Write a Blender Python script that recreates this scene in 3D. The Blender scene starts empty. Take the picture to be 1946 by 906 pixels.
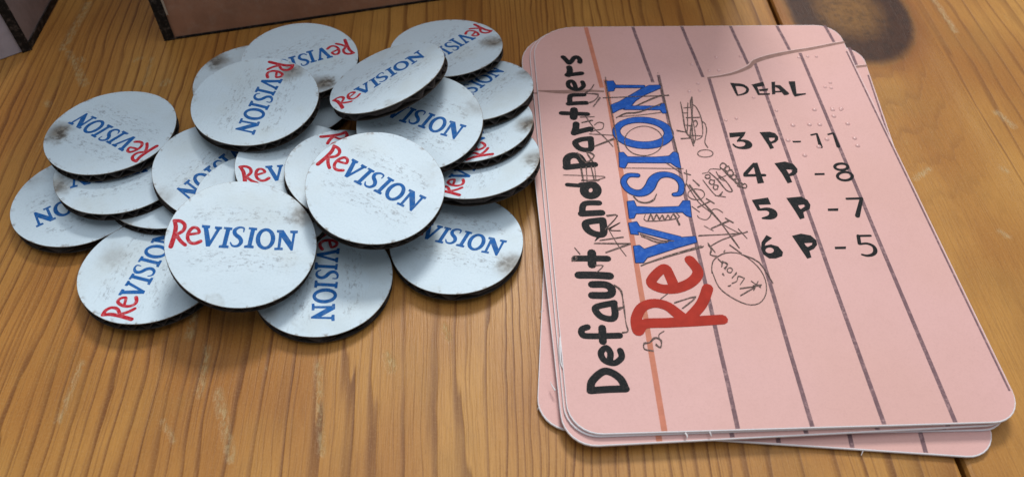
import bpy, math, random
from mathutils import Vector, Matrix, geometry
random.seed(7)
S = 0.001                                   # everything below is measured in millimetres
scene = bpy.context.scene
col = scene.collection

# ------------------------------------------------------------------ camera
CAM_ROT = (0.6703190561, -0.0215417519, -0.0415075408)
CAM_LOC = Vector((-11.635948, -44.236489, 101.694706))
FPX, CX, CY = 1488.1209, 973.0, 453.0       # focal length and centre in photo pixels (1946 x 906)
cd = bpy.data.cameras.new('camera')
cam = bpy.data.objects.new('camera', cd); col.objects.link(cam)
cam.location = CAM_LOC * S; cam.rotation_euler = CAM_ROT
cd.sensor_width = 36; cd.lens = FPX / 1946 * 36
cd.clip_start = 0.005; cd.clip_end = 20
cd.dof.use_dof = True; cd.dof.focus_distance = 0.128; cd.dof.aperture_fstop = 32
scene.camera = cam
from mathutils import Euler
RC = Euler(CAM_ROT, 'XYZ').to_matrix()

# ------------------------------------------------------------------ light: dim cool room, a soft window lamp behind the boxes
w = bpy.data.worlds.new('World'); scene.world = w; w.use_nodes = True
bg = w.node_tree.nodes['Background']
bg.inputs[0].default_value = (0.88, 0.95, 1.0, 1); bg.inputs[1].default_value = 0.27
def area(name, loc, target, size, power, color):
    ld = bpy.data.lights.new(name, 'AREA'); ld.shape = 'RECTANGLE'; ld.size = size[0]; ld.size_y = size[1]
    ld.energy = power; ld.color = color
    o = bpy.data.objects.new(name, ld); col.objects.link(o)
    o.location = loc; o.rotation_euler = (Vector(target) - Vector(loc)).to_track_quat('-Z', 'Y').to_euler()
    return o
EL, AZ, DIST = math.radians(51), math.radians(12), 0.9
tgt = Vector((-0.005, 0.04, 0))
area('window_lamp', tgt + DIST * Vector((math.sin(AZ) * math.cos(EL), math.cos(AZ) * math.cos(EL), math.sin(EL))), tgt, (0.22, 0.18), 5.6, (1.0, 0.96, 0.90))
area('overhead_fill', (0.15, 0.12, 1.30), (0, 0.04, 0), (1.2, 0.9), 7.0, (0.97, 0.98, 1.0))  # added unseen fill: broad soft ambient light from above, no actual fixture
scene.view_settings.view_transform = 'Standard'; scene.view_settings.look = 'None'
scene.view_settings.exposure = 0; scene.view_settings.gamma = 1
scene.render.engine = 'CYCLES'

# ------------------------------------------------------------------ helpers
def lin(r, g, b):
    f = lambda c: ((c / 255 + 0.055) / 1.055) ** 2.4 if c > 10 else c / 255 / 12.92
    return (f(r), f(g), f(b), 1)
def ray(u, v):
    return RC @ Vector(((u - CX) / FPX, -(v - CY) / FPX, -1))
def on_plane(u, v, z):                      # photo pixel -> millimetres on the horizontal plane z
    d = ray(u, v); p = CAM_LOC + d * ((z - CAM_LOC.z) / d.z)
    return (p.x, p.y)
def new_obj(name, verts, faces, mat=None, parent=None, smooth=False, mats=None, fmat=None):
    me = bpy.data.meshes.new(name)
    me.from_pydata([(v[0] * S, v[1] * S, v[2] * S) for v in verts], [], faces)
    for m in (mats or ([mat] if mat else [])): me.materials.append(m)
    if fmat: me.polygons.foreach_set('material_index', fmat)
    if smooth: me.polygons.foreach_set('use_smooth', [True] * len(me.polygons))
    me.update()
    o = bpy.data.objects.new(name, me); col.objects.link(o); o.parent = parent
    return o
def empty(name, loc=(0, 0, 0)):
    o = bpy.data.objects.new(name, None); col.objects.link(o); o.location = loc
    o.empty_display_size = 0.005
    return o
def tag(o, label, cat, group=None):
    o['label'] = label; o['category'] = cat
    if group: o['group'] = group
    return o

# ---- node helper: small expressions
class NT:
    def __init__(s, name):
        s.m = bpy.data.materials.new(name); s.m.use_nodes = True
        s.t = s.m.node_tree; s.b = s.t.nodes['Principled BSDF']
    def n(s, typ, **kw):
        nd = s.t.nodes.new(typ)
        for k, v in kw.items(): setattr(nd, k, v)
        return nd
    def put(s, sock, v):
        if hasattr(v, 'links') or isinstance(v, bpy.types.NodeSocket): s.t.links.new(v, sock)
        else: sock.default_value = v
    def f(s, op, a, b=0.0, c=0.0):
        nd = s.n('ShaderNodeMath', operation=op)
        for i, v in enumerate((a, b, c)): s.put(nd.inputs[i], v)
        return nd.outputs[0]
    def ss(s, v, lo, hi, a=0.0, b=1.0):
        nd = s.n('ShaderNodeMapRange', interpolation_type='SMOOTHSTEP')
        s.put(nd.inputs[0], v)
        for i, k in enumerate((lo, hi, a, b)): s.put(nd.inputs[i + 1], k)
        return nd.outputs[0]
    def xyz(s, x=0.0, y=0.0, z=0.0):
        nd = s.n('ShaderNodeCombineXYZ')
        for i, v in enumerate((x, y, z)): s.put(nd.inputs[i], v)
        return nd.outputs[0]
    def noise(s, vec, scale=1.0, detail=2.0, rough=0.5, dist=0.0):
        nd = s.n('ShaderNodeTexNoise'); s.put(nd.inputs['Vector'], vec)
        nd.inputs['Scale'].default_value = scale; nd.inputs['Detail'].default_value = detail
        nd.inputs['Roughness'].default_value = rough; nd.inputs['Distortion'].default_value = dist
        return nd.outputs[0]
    def mix(s, fac, a, b, mode='MIX'):
        nd = s.n('ShaderNodeMix', data_type='RGBA', blend_type=mode)
        s.put(nd.inputs[0], fac); s.put(nd.inputs[6], a); s.put(nd.inputs[7], b)
        return nd.outputs[2]
    def coords(s):                           # object coordinates in millimetres
        tc = s.n('ShaderNodeTexCoord'); vm = s.n('ShaderNodeVectorMath', operation='SCALE')
        s.t.links.new(tc.outputs['Object'], vm.inputs[0]); vm.inputs['Scale'].default_value = 1000
        sp = s.n('ShaderNodeSeparateXYZ'); s.t.links.new(vm.outputs[0], sp.inputs[0])
        return vm.outputs[0], sp.outputs[0], sp.outputs[1], sp.outputs[2]
    def bump(s, h, dist, strength=1.0):
        nd = s.n('ShaderNodeBump'); s.put(nd.inputs['Height'], h)
        nd.inputs['Distance'].default_value = dist * S; nd.inputs['Strength'].default_value = strength
        s.t.links.new(nd.outputs[0], s.b.inputs['Normal'])
    def out(s, color, rough=0.5, spec=0.5):
        s.put(s.b.inputs['Base Color'], color); s.put(s.b.inputs['Roughness'], rough)
        s.put(s.b.inputs['Specular IOR Level'], spec)
        return s.m

# ------------------------------------------------------------------ materials
def capsule(k, x, y, p, q, r, soft):          # mask of a rounded streak between two table points
    (ax, ay), (bx, by) = p, q
    dx, dy = bx - ax, by - ay; L2 = dx * dx + dy * dy + 1e-6
    t = k.f('ADD', k.f('MULTIPLY', k.f('SUBTRACT', x, ax), dx / L2), k.f('MULTIPLY', k.f('SUBTRACT', y, ay), dy / L2))
    t = k.f('MINIMUM', k.f('MAXIMUM', t, 0.0), 1.0)
    ex = k.f('SUBTRACT', x, k.f('MULTIPLY_ADD', t, dx, ax)); ey = k.f('SUBTRACT', y, k.f('MULTIPLY_ADD', t, dy, ay))
    d = k.f('SQRT', k.f('ADD', k.f('MULTIPLY', ex, ex), k.f('MULTIPLY', ey, ey)))
    return k.ss(d, r - soft, r + soft, 1.0, 0.0)
SCUFFS = [((168, 8), (120, 92), 0.95), ((130, 100), (150, 135), 0.7), ((152, 112), (156, 116), 0.7), ((150, 140), (160, 160), 1.0),
          ((255, 116), (268, 110), 0.45), ((290, 110), (275, 160), 0.35), ((310, 160), (318, 155), 0.9), ((90, 195), (92, 200), 0.6),
          ((155, 690), (112, 800), 0.4), ((395, 660), (380, 750), 0.5), ((415, 745), (440, 870), 0.75), ((310, 800), (330, 835), 0.35),
          ((605, 690), (612, 860), 0.55), ((738, 675), (745, 700), 0.8), ((845, 620), (852, 642), 0.6), ((370, 590), (360, 640), 0.7),
          ((1740, 340), (1765, 322), 0.5), ((1775, 0), (1815, 60), 0.7), ((1895, 215), (1925, 240), 0.8), ((1905, 320), (1912, 326), 0.6), ((1900, 440), (1915, 450), 0.5)]
def wood(name, right):
    k = NT(name); vec, x, y, z = k.coords()
    wob = k.f('SUBTRACT', k.noise(k.xyz(k.f('MULTIPLY', x, 0.03), k.f('MULTIPLY', y, 0.016), 3.0 if right else 0.0), 1, 2.5), 0.5)
    wob2 = k.f('SUBTRACT', k.noise(k.xyz(k.f('MULTIPLY', x, 0.25), k.f('MULTIPLY', y, 0.07), 5.0), 1, 2), 0.5)
    u = k.f('ADD', k.f('MULTIPLY_ADD', wob, 5.5, x), k.f('MULTIPLY', wob2, 1.0))
    if not right:
        ph = k.f('MULTIPLY', u, 0.50)
        for u0, ds in ((-50, -0.25), (-9, 0.62), (4, -0.30), (24, -0.33)):
            ph = k.f('MULTIPLY_ADD', k.f('MAXIMUM', k.f('SUBTRACT', u, float(u0)), 0.0), ds, ph)
        kn = None
    else:
        KX, KY = 70.0, 98.5
        du = k.f('SUBTRACT', u, KX); dv = k.f('SUBTRACT', y, KY)
        dvc = k.f('MAXIMUM', k.f('MINIMUM', dv, 60.0), -60.0)
        D = k.f('SQRT', k.f('ADD', k.f('MULTIPLY', du, du), k.f('POWER', k.f('ABSOLUTE', k.f('MULTIPLY', dvc, 0.42)), 2.0)))
        straight = k.ss(x, 80.0, 86.0)
        ph = k.f('MULTIPLY_ADD', k.f('SUBTRACT', k.f('MULTIPLY', u, 0.30), k.f('MULTIPLY', D, 0.30)), straight, k.f('MULTIPLY', D, 0.30))
        D2 = k.f('SQRT', k.f('ADD', k.f('POWER', k.f('ABSOLUTE', k.f('DIVIDE', k.f('SUBTRACT', k.f('MULTIPLY_ADD', wob2, 3.0, x), KX), 14.5)), 2.0),
                                    k.f('POWER', k.f('ABSOLUTE', k.f('DIVIDE', dv, 20.0)), 2.0)))
        kn = D2
    ph = k.f('ADD', ph, k.f('MULTIPLY', k.f('SUBTRACT', k.noise(k.xyz(k.f('MULTIPLY', x, 0.35), k.f('MULTIPLY', y, 0.012), 6.0), 1, 2), 0.5), 1.3))
    fr = k.f('FRACT', ph)
    line = k.f('MULTIPLY', k.ss(fr, 0.62, 0.94), k.ss(fr, 0.95, 1.0, 1.0, 0.0))
    amp = k.ss(k.noise(k.xyz(k.f('MULTIPLY', x, 0.30), k.f('MULTIPLY', y, 0.025), 9.0), 1, 3), 0.3, 0.7, 0.45, 1.0)
    if right: amp = k.f('MULTIPLY', amp, k.f('MAXIMUM', k.f('MULTIPLY', k.ss(y, 30.0, 75.0, 0.25, 1.0), 0.42), k.f('MULTIPLY', straight, 0.75)))
    thin = k.ss(k.noise(k.xyz(k.f('MULTIPLY', u, 2.6), k.f('MULTIPLY', y, 0.02), 12.0), 1, 3, 0.6), 0.52, 0.64, 0.0, 0.5)
    if right: thin = k.f('MULTIPLY', thin, 0.4)
    line = k.f('MAXIMUM', k.f('MULTIPLY', line, amp), k.f('MULTIPLY', thin, 0.8))
    pores = k.ss(k.noise(k.xyz(k.f('MULTIPLY', x, 7.0), k.f('MULTIPLY', y, 0.9), 8.0), 1, 2, 0.6), 0.60, 0.72)
    fib = k.noise(k.xyz(k.f('MULTIPLY', x, 5.0), k.f('MULTIPLY', y, 0.22), 1.0), 1, 3, 0.6)
    fine = k.noise(vec, 3.2, 3, 0.7)
    big = k.noise(k.xyz(k.f('MULTIPLY', x, 0.05), k.f('MULTIPLY', y, 0.02), 2.0), 1, 2)
    c0 = k.mix(k.ss(big, 0.3, 0.7), lin(160, 106, 49), lin(190, 140, 72))
    c = k.mix(line, c0, lin(104, 60, 26))
    c = k.mix(k.f('MULTIPLY', pores, 0.30), c, lin(96, 58, 30))
    patch = k.noise(k.xyz(k.f('MULTIPLY', x, 0.09), k.f('MULTIPLY', y, 0.05), 21.0), 1, 4, 0.6)
    c = k.mix(k.ss(patch, 0.48, 0.70, 0.0, 0.38), c, lin(158, 117, 60))
    c = k.mix(k.ss(fib, 0.35, 0.75, 0.0, 0.30), c, lin(120, 78, 38))
    c = k.mix(k.ss(fine, 0.45, 0.75, 0.0, 0.22), c, lin(192, 156, 104))
    rough = k.f('MULTIPLY_ADD', line, 0.08, k.f('MULTIPLY_ADD', fine, 0.25, 0.26))
    hgt = k.f('ADD', k.f('MULTIPLY', line, -0.35), k.f('MULTIPLY', fib, 0.5))
    if kn is not None:
        c = k.mix(k.ss(kn, 0.84, 1.05, 1.0, 0.0), c, k.mix(k.ss(kn, 0.22, 0.66), lin(126, 88, 44), lin(66, 38, 24)))
        ring = k.f('FRACT', k.f('MULTIPLY', kn, 7.0))
        c = k.mix(k.f('MULTIPLY', k.ss(kn, 0.85, 1.0, 1.0, 0.0), k.ss(k.noise(vec, 0.45, 5, 0.75), 0.42, 0.66, 0.0, 0.55)), c, lin(40, 24, 18))
        c = k.mix(k.f('MULTIPLY', k.ss(kn, 0.98, 1.25, 1.0, 0.0), k.f('MULTIPLY', k.ss(kn, 0.95, 1.0), 0.5)), c, lin(130, 78, 38))
        c = k.mix(k.f('MULTIPLY', k.ss(kn, 0.5, 0.6, 1.0, 0.0), k.ss(ring, 0.4, 0.9, 0.0, 0.25)), c, lin(105, 70, 40))
    # worn pale flecks along the grain, and the larger scuffs
    fl = k.noise(k.xyz(k.f('MULTIPLY', x, 0.55), k.f('MULTIPLY', y, 0.13), 4.0), 1, 3, 0.55)
    fleck = k.f('MULTIPLY', k.ss(fl, 0.70, 0.78), k.ss(fine, 0.35, 0.6))
    sc = None
    wx = k.f('MULTIPLY_ADD', k.f('SUBTRACT', fine, 0.5), 1.1, x); wy = k.f('MULTIPLY_ADD', k.f('SUBTRACT', fib, 0.5), 1.3, y)
    for a, b, r in SCUFFS:
        if (a[0] > 1600) != right: continue
        m = capsule(k, wx, wy, on_plane(*a, 0), on_plane(*b, 0), r * 0.8, 0.5)
        sc = m if sc is None else k.f('MAXIMUM', sc, m)
    sc = k.f('MULTIPLY', sc, k.ss(k.noise(k.xyz(k.f('MULTIPLY', x, 2.2), k.f('MULTIPLY', y, 0.7), 15.0), 1, 4, 0.7), 0.40, 0.62, 0.08, 1.0))
    c = k.mix(k.f('MULTIPLY', fleck, 0.4), c, lin(180, 158, 112))
    c = k.mix(k.f('MULTIPLY', sc, 0.5), c, lin(184, 168, 126))
    k.bump(k.f('SUBTRACT', hgt, k.f('MULTIPLY', sc, 0.8)), 0.12, 0.6)
    return k.out(c, rough, 0.30)
M_WOODL = wood('pine_plank', False); M_WOODR = wood('pine_plank_knotty', True)
def plain(name, c, rough=0.5, spec=0.5, var=0.12, nscale=2.0, bump=0.0, wear=None):
    k = NT(name); vec, x, y, z = k.coords()
    nz = k.noise(vec, nscale, 3, 0.6)
    cc = k.mix(k.ss(nz, 0.3, 0.7, 0.0, var), c, (c[0] * 0.45, c[1] * 0.45, c[2] * 0.45, 1))
    if wear: cc = k.mix(k.ss(k.noise(vec, wear[1], 4, 0.75), 0.46, 0.74, 0.0, wear[2]), cc, wear[0])
    if bump: k.bump(k.noise(vec, nscale * 2.5, 3, 0.6), bump, 0.7)
    return k.out(cc, rough, spec)
M_GAP = plain('dark_gap', lin(38, 26, 18), 0.9, 0.1)
M_CHAR = plain('charred_cardboard', lin(66, 60, 58), 0.85, 0.2, 0.7, 1.5, 0.1)
M_CHARLINER = plain('charred_liner', lin(58, 52, 48), 0.8, 0.25, 0.6, 1.2, 0.1)
M_INK = plain('black_ink', lin(24, 29, 32), 0.65, 0.12, 0.25, 1.5, wear=(lin(96, 84, 84), 3.0, 0.35))
M_BLUE = plain('blue_marker', lin(30, 88, 182), 0.65, 0.12, 0.35, 0.7, wear=(lin(90, 136, 206), 1.2, 0.4))
M_BLUEDK = plain('blue_outline', lin(34, 52, 96), 0.65, 0.12, 0.3, 2.0)
M_RED = plain('red_marker', lin(172, 52, 40), 0.65, 0.12, 0.30, 0.5)
M_TRED = plain('token_red', lin(186, 36, 50), 0.65, 0.12, 0.35, 0.9, wear=(lin(214, 170, 180), 1.6, 0.42))
M_TBLUE = plain('token_blue', lin(28, 98, 172), 0.65, 0.12, 0.45, 0.8, wear=(lin(150, 182, 214), 1.6, 0.28))
M_PENCIL = plain('pencil', lin(92, 80, 76), 0.65, 0.12, 0.5, 3.0, wear=(lin(190, 156, 152), 2.2, 0.8))
M_RULE = plain('ruled_purple', lin(126, 100, 106), 0.65, 0.12, 0.35, 1.2, wear=(lin(196, 160, 160), 1.4, 0.6))
M_RULER = plain('ruled_red', lin(202, 130, 108), 0.65, 0.12, 0.3, 0.6)
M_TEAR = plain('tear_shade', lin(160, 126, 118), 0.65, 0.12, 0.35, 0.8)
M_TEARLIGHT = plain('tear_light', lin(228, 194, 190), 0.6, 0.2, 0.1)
M_FIBRE = plain('paper_fibre', lin(226, 224, 228), 0.8, 0.2)
M_BRAILLE = plain('embossed_card', lin(217, 174, 171), 0.28, 0.6, 0.05)
def card_mat():
    k = NT('pink_card'); vec, x, y, z = k.coords()
    big = k.noise(vec, 0.035, 2); fine = k.noise(vec, 4.0, 3, 0.7); mid = k.noise(vec, 0.4, 4, 0.6)
    c = k.mix(k.ss(big, 0.35, 0.65), lin(217, 174, 171), lin(214, 171, 165))
    c = k.mix(k.ss(mid, 0.45, 0.75, 0.0, 0.16), c, lin(202, 160, 154))
    c = k.mix(k.ss(fine, 0.42, 0.75, 0.0, 0.24), c, lin(186, 144, 140))
    k.bump(k.f('ADD', k.f('ADD', fine, k.f('MULTIPLY', mid, 2.0)), k.f('MULTIPLY', k.noise(vec, 0.045, 1), 45.0)), 0.03, 0.55)
    return k.out(c, k.f('MULTIPLY_ADD', fine, 0.12, 0.46), 0.25)
M_CARD = card_mat()
M_CARDEDGE = plain('card_edge', lin(238, 236, 242), 0.6, 0.4, 0.12, 3.0, 0.1)
TR = 10.76                                    # token radius
def token_mat():
    k = NT('token_paper'); vec, x, y, z = k.coords()
    oi = k.n('ShaderNodeObjectInfo'); rnd = oi.outputs['Random']
    off = k.f('MULTIPLY', rnd, 90.0)
    vo = k.xyz(k.f('ADD', x, off), k.f('ADD', y, k.f('MULTIPLY', rnd, 37.0)), off)
    fine = k.noise(vec, 3.0, 3, 0.7)
    r = k.f('SQRT', k.f('ADD', k.f('MULTIPLY', x, x), k.f('MULTIPLY', y, y)))
    c = k.mix(k.ss(fine, 0.4, 0.75, 0.0, 0.35), lin(202, 221, 235), lin(180, 200, 215))
    # faint grey pencil smears printed above and below the word
    band = k.f('MAXIMUM', k.ss(k.f('ABSOLUTE', k.f('SUBTRACT', y, 4.6)), 0.6, 2.0, 1.0, 0.0), k.ss(k.f('ABSOLUTE', k.f('ADD', y, 3.0)), 0.8, 2.6, 1.0, 0.0))
    band = k.f('MULTIPLY', band, k.ss(r, 7.5, 9.2, 1.0, 0.0))
    sm = k.noise(k.xyz(k.f('MULTIPLY', x, 0.85), k.f('MULTIPLY', y, 1.7), 1.0), 1.0, 5, 0.72, 0.4)
    c = k.mix(k.f('MULTIPLY', k.f('MULTIPLY', k.ss(sm, 0.50, 0.62), k.ss(fine, 0.36, 0.60, 0.25, 1.0)), k.f('MULTIPLY', band, 0.55)), c, lin(104, 106, 116))
    c = k.mix(k.ss(k.noise(vo, 0.10, 3, 0.6), 0.48, 0.70, 0.0, 0.30), c, lin(186, 196, 196))
    scr = k.noise(k.xyz(k.f('ADD', k.f('MULTIPLY', x, 0.5), off), k.f('MULTIPLY', y, 6.0), off), 1.0, 2)
    c = k.mix(k.ss(scr, 0.66, 0.72, 0.0, 0.22), c, lin(150, 158, 164))
    # scorched, grubby patches near the rim, different on every token
    st = k.noise(vo, 0.17, 3, 0.6); sp = k.noise(vo, 0.9, 3, 0.6)
    cs = k.n('ShaderNodeSeparateColor'); k.t.links.new(oi.outputs['Color'], cs.inputs[0])
    sx = k.f('MULTIPLY', k.f('SUBTRACT', cs.outputs[0], 0.5), 2 * TR); sy = k.f('MULTIPLY', k.f('SUBTRACT', cs.outputs[1], 0.5), 2 * TR)
    qx = k.f('ADD', k.f('SUBTRACT', x, sx), k.f('MULTIPLY', k.f('SUBTRACT', sp, 0.5), 3.0)); qy = k.f('ADD', k.f('SUBTRACT', y, sy), k.f('MULTIPLY', k.f('SUBTRACT', st, 0.5), 5.0))
    sd = k.f('SQRT', k.f('ADD', k.f('MULTIPLY', qx, qx), k.f('MULTIPLY', qy, qy)))
    blot = k.f('MULTIPLY', k.ss(sd, 0.4, 3.6, 1.0, 0.0), cs.outputs[2])
    rim = k.ss(r, 6.0, 10.4)
    dirt = k.f('MULTIPLY', k.ss(st, 0.60, 0.80, 0.0, 0.7), rim)
    c = k.mix(k.f('MULTIPLY', dirt, 0.75), c, lin(140, 132, 112))
    c = k.mix(k.f('MULTIPLY', k.f('MULTIPLY', dirt, k.ss(sp, 0.5, 0.66)), 0.75), c, lin(70, 62, 54))
    c = k.mix(k.f('MULTIPLY', blot, 0.9), c, lin(128, 122, 112))
    c = k.mix(k.f('MULTIPLY', k.f('POWER', blot, 2.0), k.ss(sp, 0.4, 0.62, 0.1, 0.85)), c, lin(66, 62, 58))
    edge = k.f('MULTIPLY', k.ss(r, 9.9, 10.75), k.ss(sp, 0.53, 0.70))
    c = k.mix(k.f('MULTIPLY', edge, 0.7), c, lin(110, 88, 64))
    k.bump(k.f('ADD', k.f('MULTIPLY', k.noise(vo, 0.12, 1), 5.0), k.f('MULTIPLY', fine, 0.12)), 0.12, 0.7)
    return k.out(c, k.f('MULTIPLY_ADD', fine, 0.15, 0.42), 0.3)
M_TOKEN = token_mat()
M_TOKENEDGE = plain('paper_cut_edge', lin(150, 140, 128), 0.8, 0.2, 0.6, 1.0)
M_BOXPINK = plain('brown_pink_board', lin(178, 132, 108), 0.7, 0.3, 0.3, 0.25, 0.05, wear=(lin(186, 158, 140), 0.35, 0.35))
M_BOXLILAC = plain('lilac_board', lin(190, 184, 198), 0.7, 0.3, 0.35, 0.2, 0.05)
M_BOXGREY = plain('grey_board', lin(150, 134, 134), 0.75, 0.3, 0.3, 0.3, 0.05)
M_TAPE = plain('black_marker_edge', lin(20, 19, 20), 0.7, 0.3, 0.3, 1.0, wear=(lin(120, 108, 102), 0.9, 0.55))
M_WORN = plain('worn_board', lin(190, 176, 160), 0.8, 0.2)

# ------------------------------------------------------------------ flat print builders (2-D union, so no faces overlap)
def ccw(p):
    a = sum(p[i][0] * p[(i + 1) % len(p)][1] - p[(i + 1) % len(p)][0] * p[i][1] for i in range(len(p)))
    return p if a > 0 else p[::-1]
def union2d(polys, holes=()):
    vs, fs = [], []
    for p in list(polys) + list(holes):
        p = ccw(p); fs.append(list(range(len(vs), len(vs) + len(p)))); vs += [Vector((a, b)) for a, b in p]
    nh = len(polys)
    ov, oe, of, _, _, orig = geometry.delaunay_2d_cdt(vs, [], fs, 0, 1e-5)
    keep = [list(f) for f, o in zip(of, orig) if o and all(i < nh for i in o)]
    return [(v.x, v.y) for v in ov], keep
def smooth(pts, n=4):
    if len(pts) < 3: return [tuple(map(float, p)) for p in pts]
    out = []
    for i in range(len(pts) - 1):
        p0, p1, p2, p3 = pts[max(i - 1, 0)], pts[i], pts[i + 1], pts[min(i + 2, len(pts) - 1)]
        for j in range(n):
            t = j / n
            out.append(tuple(0.5 * (2 * b + (c - a) * t + (2 * a - 5 * b + 4 * c - d) * t * t + (3 * b - a - 3 * c + d) * t ** 3)
                             for a, b, c, d in zip(p0, p1, p2, p3)))
    out.append(tuple(map(float, pts[-1])))
    return out
def stroke_polys(pts, disc=9):                # pts: (x, y, halfwidth)
    polys = []
    for i, (x, y, h) in enumerate(pts):
        polys.append([(x + h * math.cos(2 * math.pi * (j + .5 * (i % 2)) / disc), y + h * math.sin(2 * math.pi * (j + .5 * (i % 2)) / disc)) for j in range(disc)])
        if i:
            X, Y, H = pts[i - 1]; dx, dy = x - X, y - Y; L = math.hypot(dx, dy)
            if L < 1e-5: continue
            nx, ny = -dy / L, dx / L
            polys.append([(X + nx * H, Y + ny * H), (X - nx * H, Y - ny * H), (x - nx * h, y - ny * h), (x + nx * h, y + ny * h)])
    return polys
class Print:                                  # collects flat marks into one mesh
    def __init__(s): s.v, s.f, s.k = [], [], 0
    def add(s, polys, holes=(), z=0.03):
        v, f = union2d(polys, holes); b = len(s.v); zz = z + 0.0015 * (s.k % 20); s.k += 1
        s.v += [(a, c, zz) for a, c in v]; s.f += [[i + b for i in t] for t in f]
    def make(s, name, mat, parent): return new_obj(name, s.v, s.f, mat, parent)

# ------------------------------------------------------------------ the table: two pine planks with an open joint
SEAM = 53.8
def slab(name, x0, x1, y0, y1, z0, z1, mat, parent=None, bev=0.5):
    V, F = [], []
    rings = [(z0, 0), (z1 - bev, 0), (z1 - bev * 0.3, bev * 0.3), (z1, bev)]
    for z, i in rings: V += [(x0 + i, y0 + i, z), (x1 - i, y0 + i, z), (x1 - i, y1 - i, z), (x0 + i, y1 - i, z)]
    for r in range(3):
        for j in range(4): F.append([r * 4 + j, r * 4 + (j + 1) % 4, r * 4 + 4 + (j + 1) % 4, r * 4 + 4 + j])
    F += [[12, 13, 14, 15], [3, 2, 1, 0]]
    return new_obj(name, V, F, mat, parent)
table = slab('tabletop', -420, 330, -230, 420, -24, -18.5, M_GAP)
table['kind'] = 'structure'
slab('plank', -420, SEAM - 0.55, -230, 420, -18, 0, M_WOODL, table)
slab('plank', SEAM + 0.45, 330, -230, 420, -18, 0, M_WOODR, table, 0.8)

# ------------------------------------------------------------------ the boxes behind
def prism(base, h, z0=0):
    n = len(base); V = [(x, y, z0) for x, y in base] + [(x, y, z0 + h) for x, y in base]
    F = [[i, (i + 1) % n, n + (i + 1) % n, n + i] for i in range(n)] + [list(range(n))[::-1], list(range(n, 2 * n))]
    return V, F
def strip(p, q, nrm, wdt, z0, z1, off=0.12, axis='v'):   # band on a vertical face: from p along (q-p) for wdt
    d = Vector((q[0] - p[0], q[1] - p[1])).normalized()
    a = (p[0] + nrm[0] * off, p[1] + nrm[1] * off); b = (a[0] + d.x * wdt, a[1] + d.y * wdt)
    a2 = (p[0] - nrm[0] * 0.05, p[1] - nrm[1] * 0.05); b2 = (a2[0] + d.x * wdt, a2[1] + d.y * wdt)
    base = [a, b, b2, a2]
    if ccw(base) != base: base = base[::-1]
    return prism(base, z1 - z0, z0)
def frame_at(p, ang):
    return Vector((math.cos(ang), math.sin(ang))), Vector((-math.sin(ang), math.cos(ang)))
B0 = Vector((-74.6, 89.4)); bx, by = frame_at(B0, math.radians(13.5))
BH, BLEN, BDEP = 71.0, 128.0, 62.0
root = empty('cardboard_box', (B0.x * S, B0.y * S, 0))
tag(root, 'long brownish pink cardboard box with black inked corner edge, behind the token pile', 'box')
base = [(0, 0), tuple(bx * BLEN), tuple(bx * BLEN + by * BDEP), tuple(by * BDEP)]
V, F = prism([(float(a), float(b)) for a, b in base], BH - 3, 0.15)
new_obj('box_wall', V, F, M_BOXPINK, root)
b2 = [tuple(-bx * .4 - by * .4), tuple(bx * (BLEN + .4) - by * .4), tuple(bx * (BLEN + .4) + by * (BDEP + .4)), tuple(-bx * .4 + by * (BDEP + .4))]
V, F = prism(b2, 30, BH - 29.8); new_obj('lid', V, F, M_BOXPINK, root)
q = tuple(bx * 10)
V, F = strip((-bx.x * .25, -bx.y * .25), q, tuple(-by), 2.1, 0.1, BH - 30, 0.25); new_obj('black_edge', V, F, M_TAPE, root)
V, F = strip(tuple(bx * 2.0), tuple(bx * 100), tuple(-by), BLEN - 2, 0.1, 0.55, 0.2); new_obj('black_edge', V, F, M_TAPE, root)
V, F = strip(tuple(bx * 1.95), tuple(bx * 100), tuple(-by), 0.35, 6, 16, 0.3); new_obj('worn_strip', V, F, M_WORN, root)
A0 = (-100.7, 87.0)
root = empty('cardboard_box', (A0[0] * S, A0[1] * S, 0))
tag(root, 'small lilac and grey cardboard box with thick black inked edges beside the pink box', 'box')
base = [(0, 0), (0, 58), (-46, 58), (-62, 8), (-36, -25.5)]
V, F = prism(base, 44, 0.15)
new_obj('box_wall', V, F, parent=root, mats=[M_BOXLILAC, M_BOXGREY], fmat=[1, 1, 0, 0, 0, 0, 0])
V, F = strip((0, -0.3), (0, 40), (1, 0), 58, 0.1, 1.6, 0.25); new_obj('black_edge', V, F, M_TAPE, root)
fn = Vector((25.5, -36)).normalized()
V, F = strip((0.28, 0.0), (-35.7, -25.5), tuple(fn), 1.9, 0.1, 44, 0.28); new_obj('black_edge', V, F, M_TAPE, root)

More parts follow.
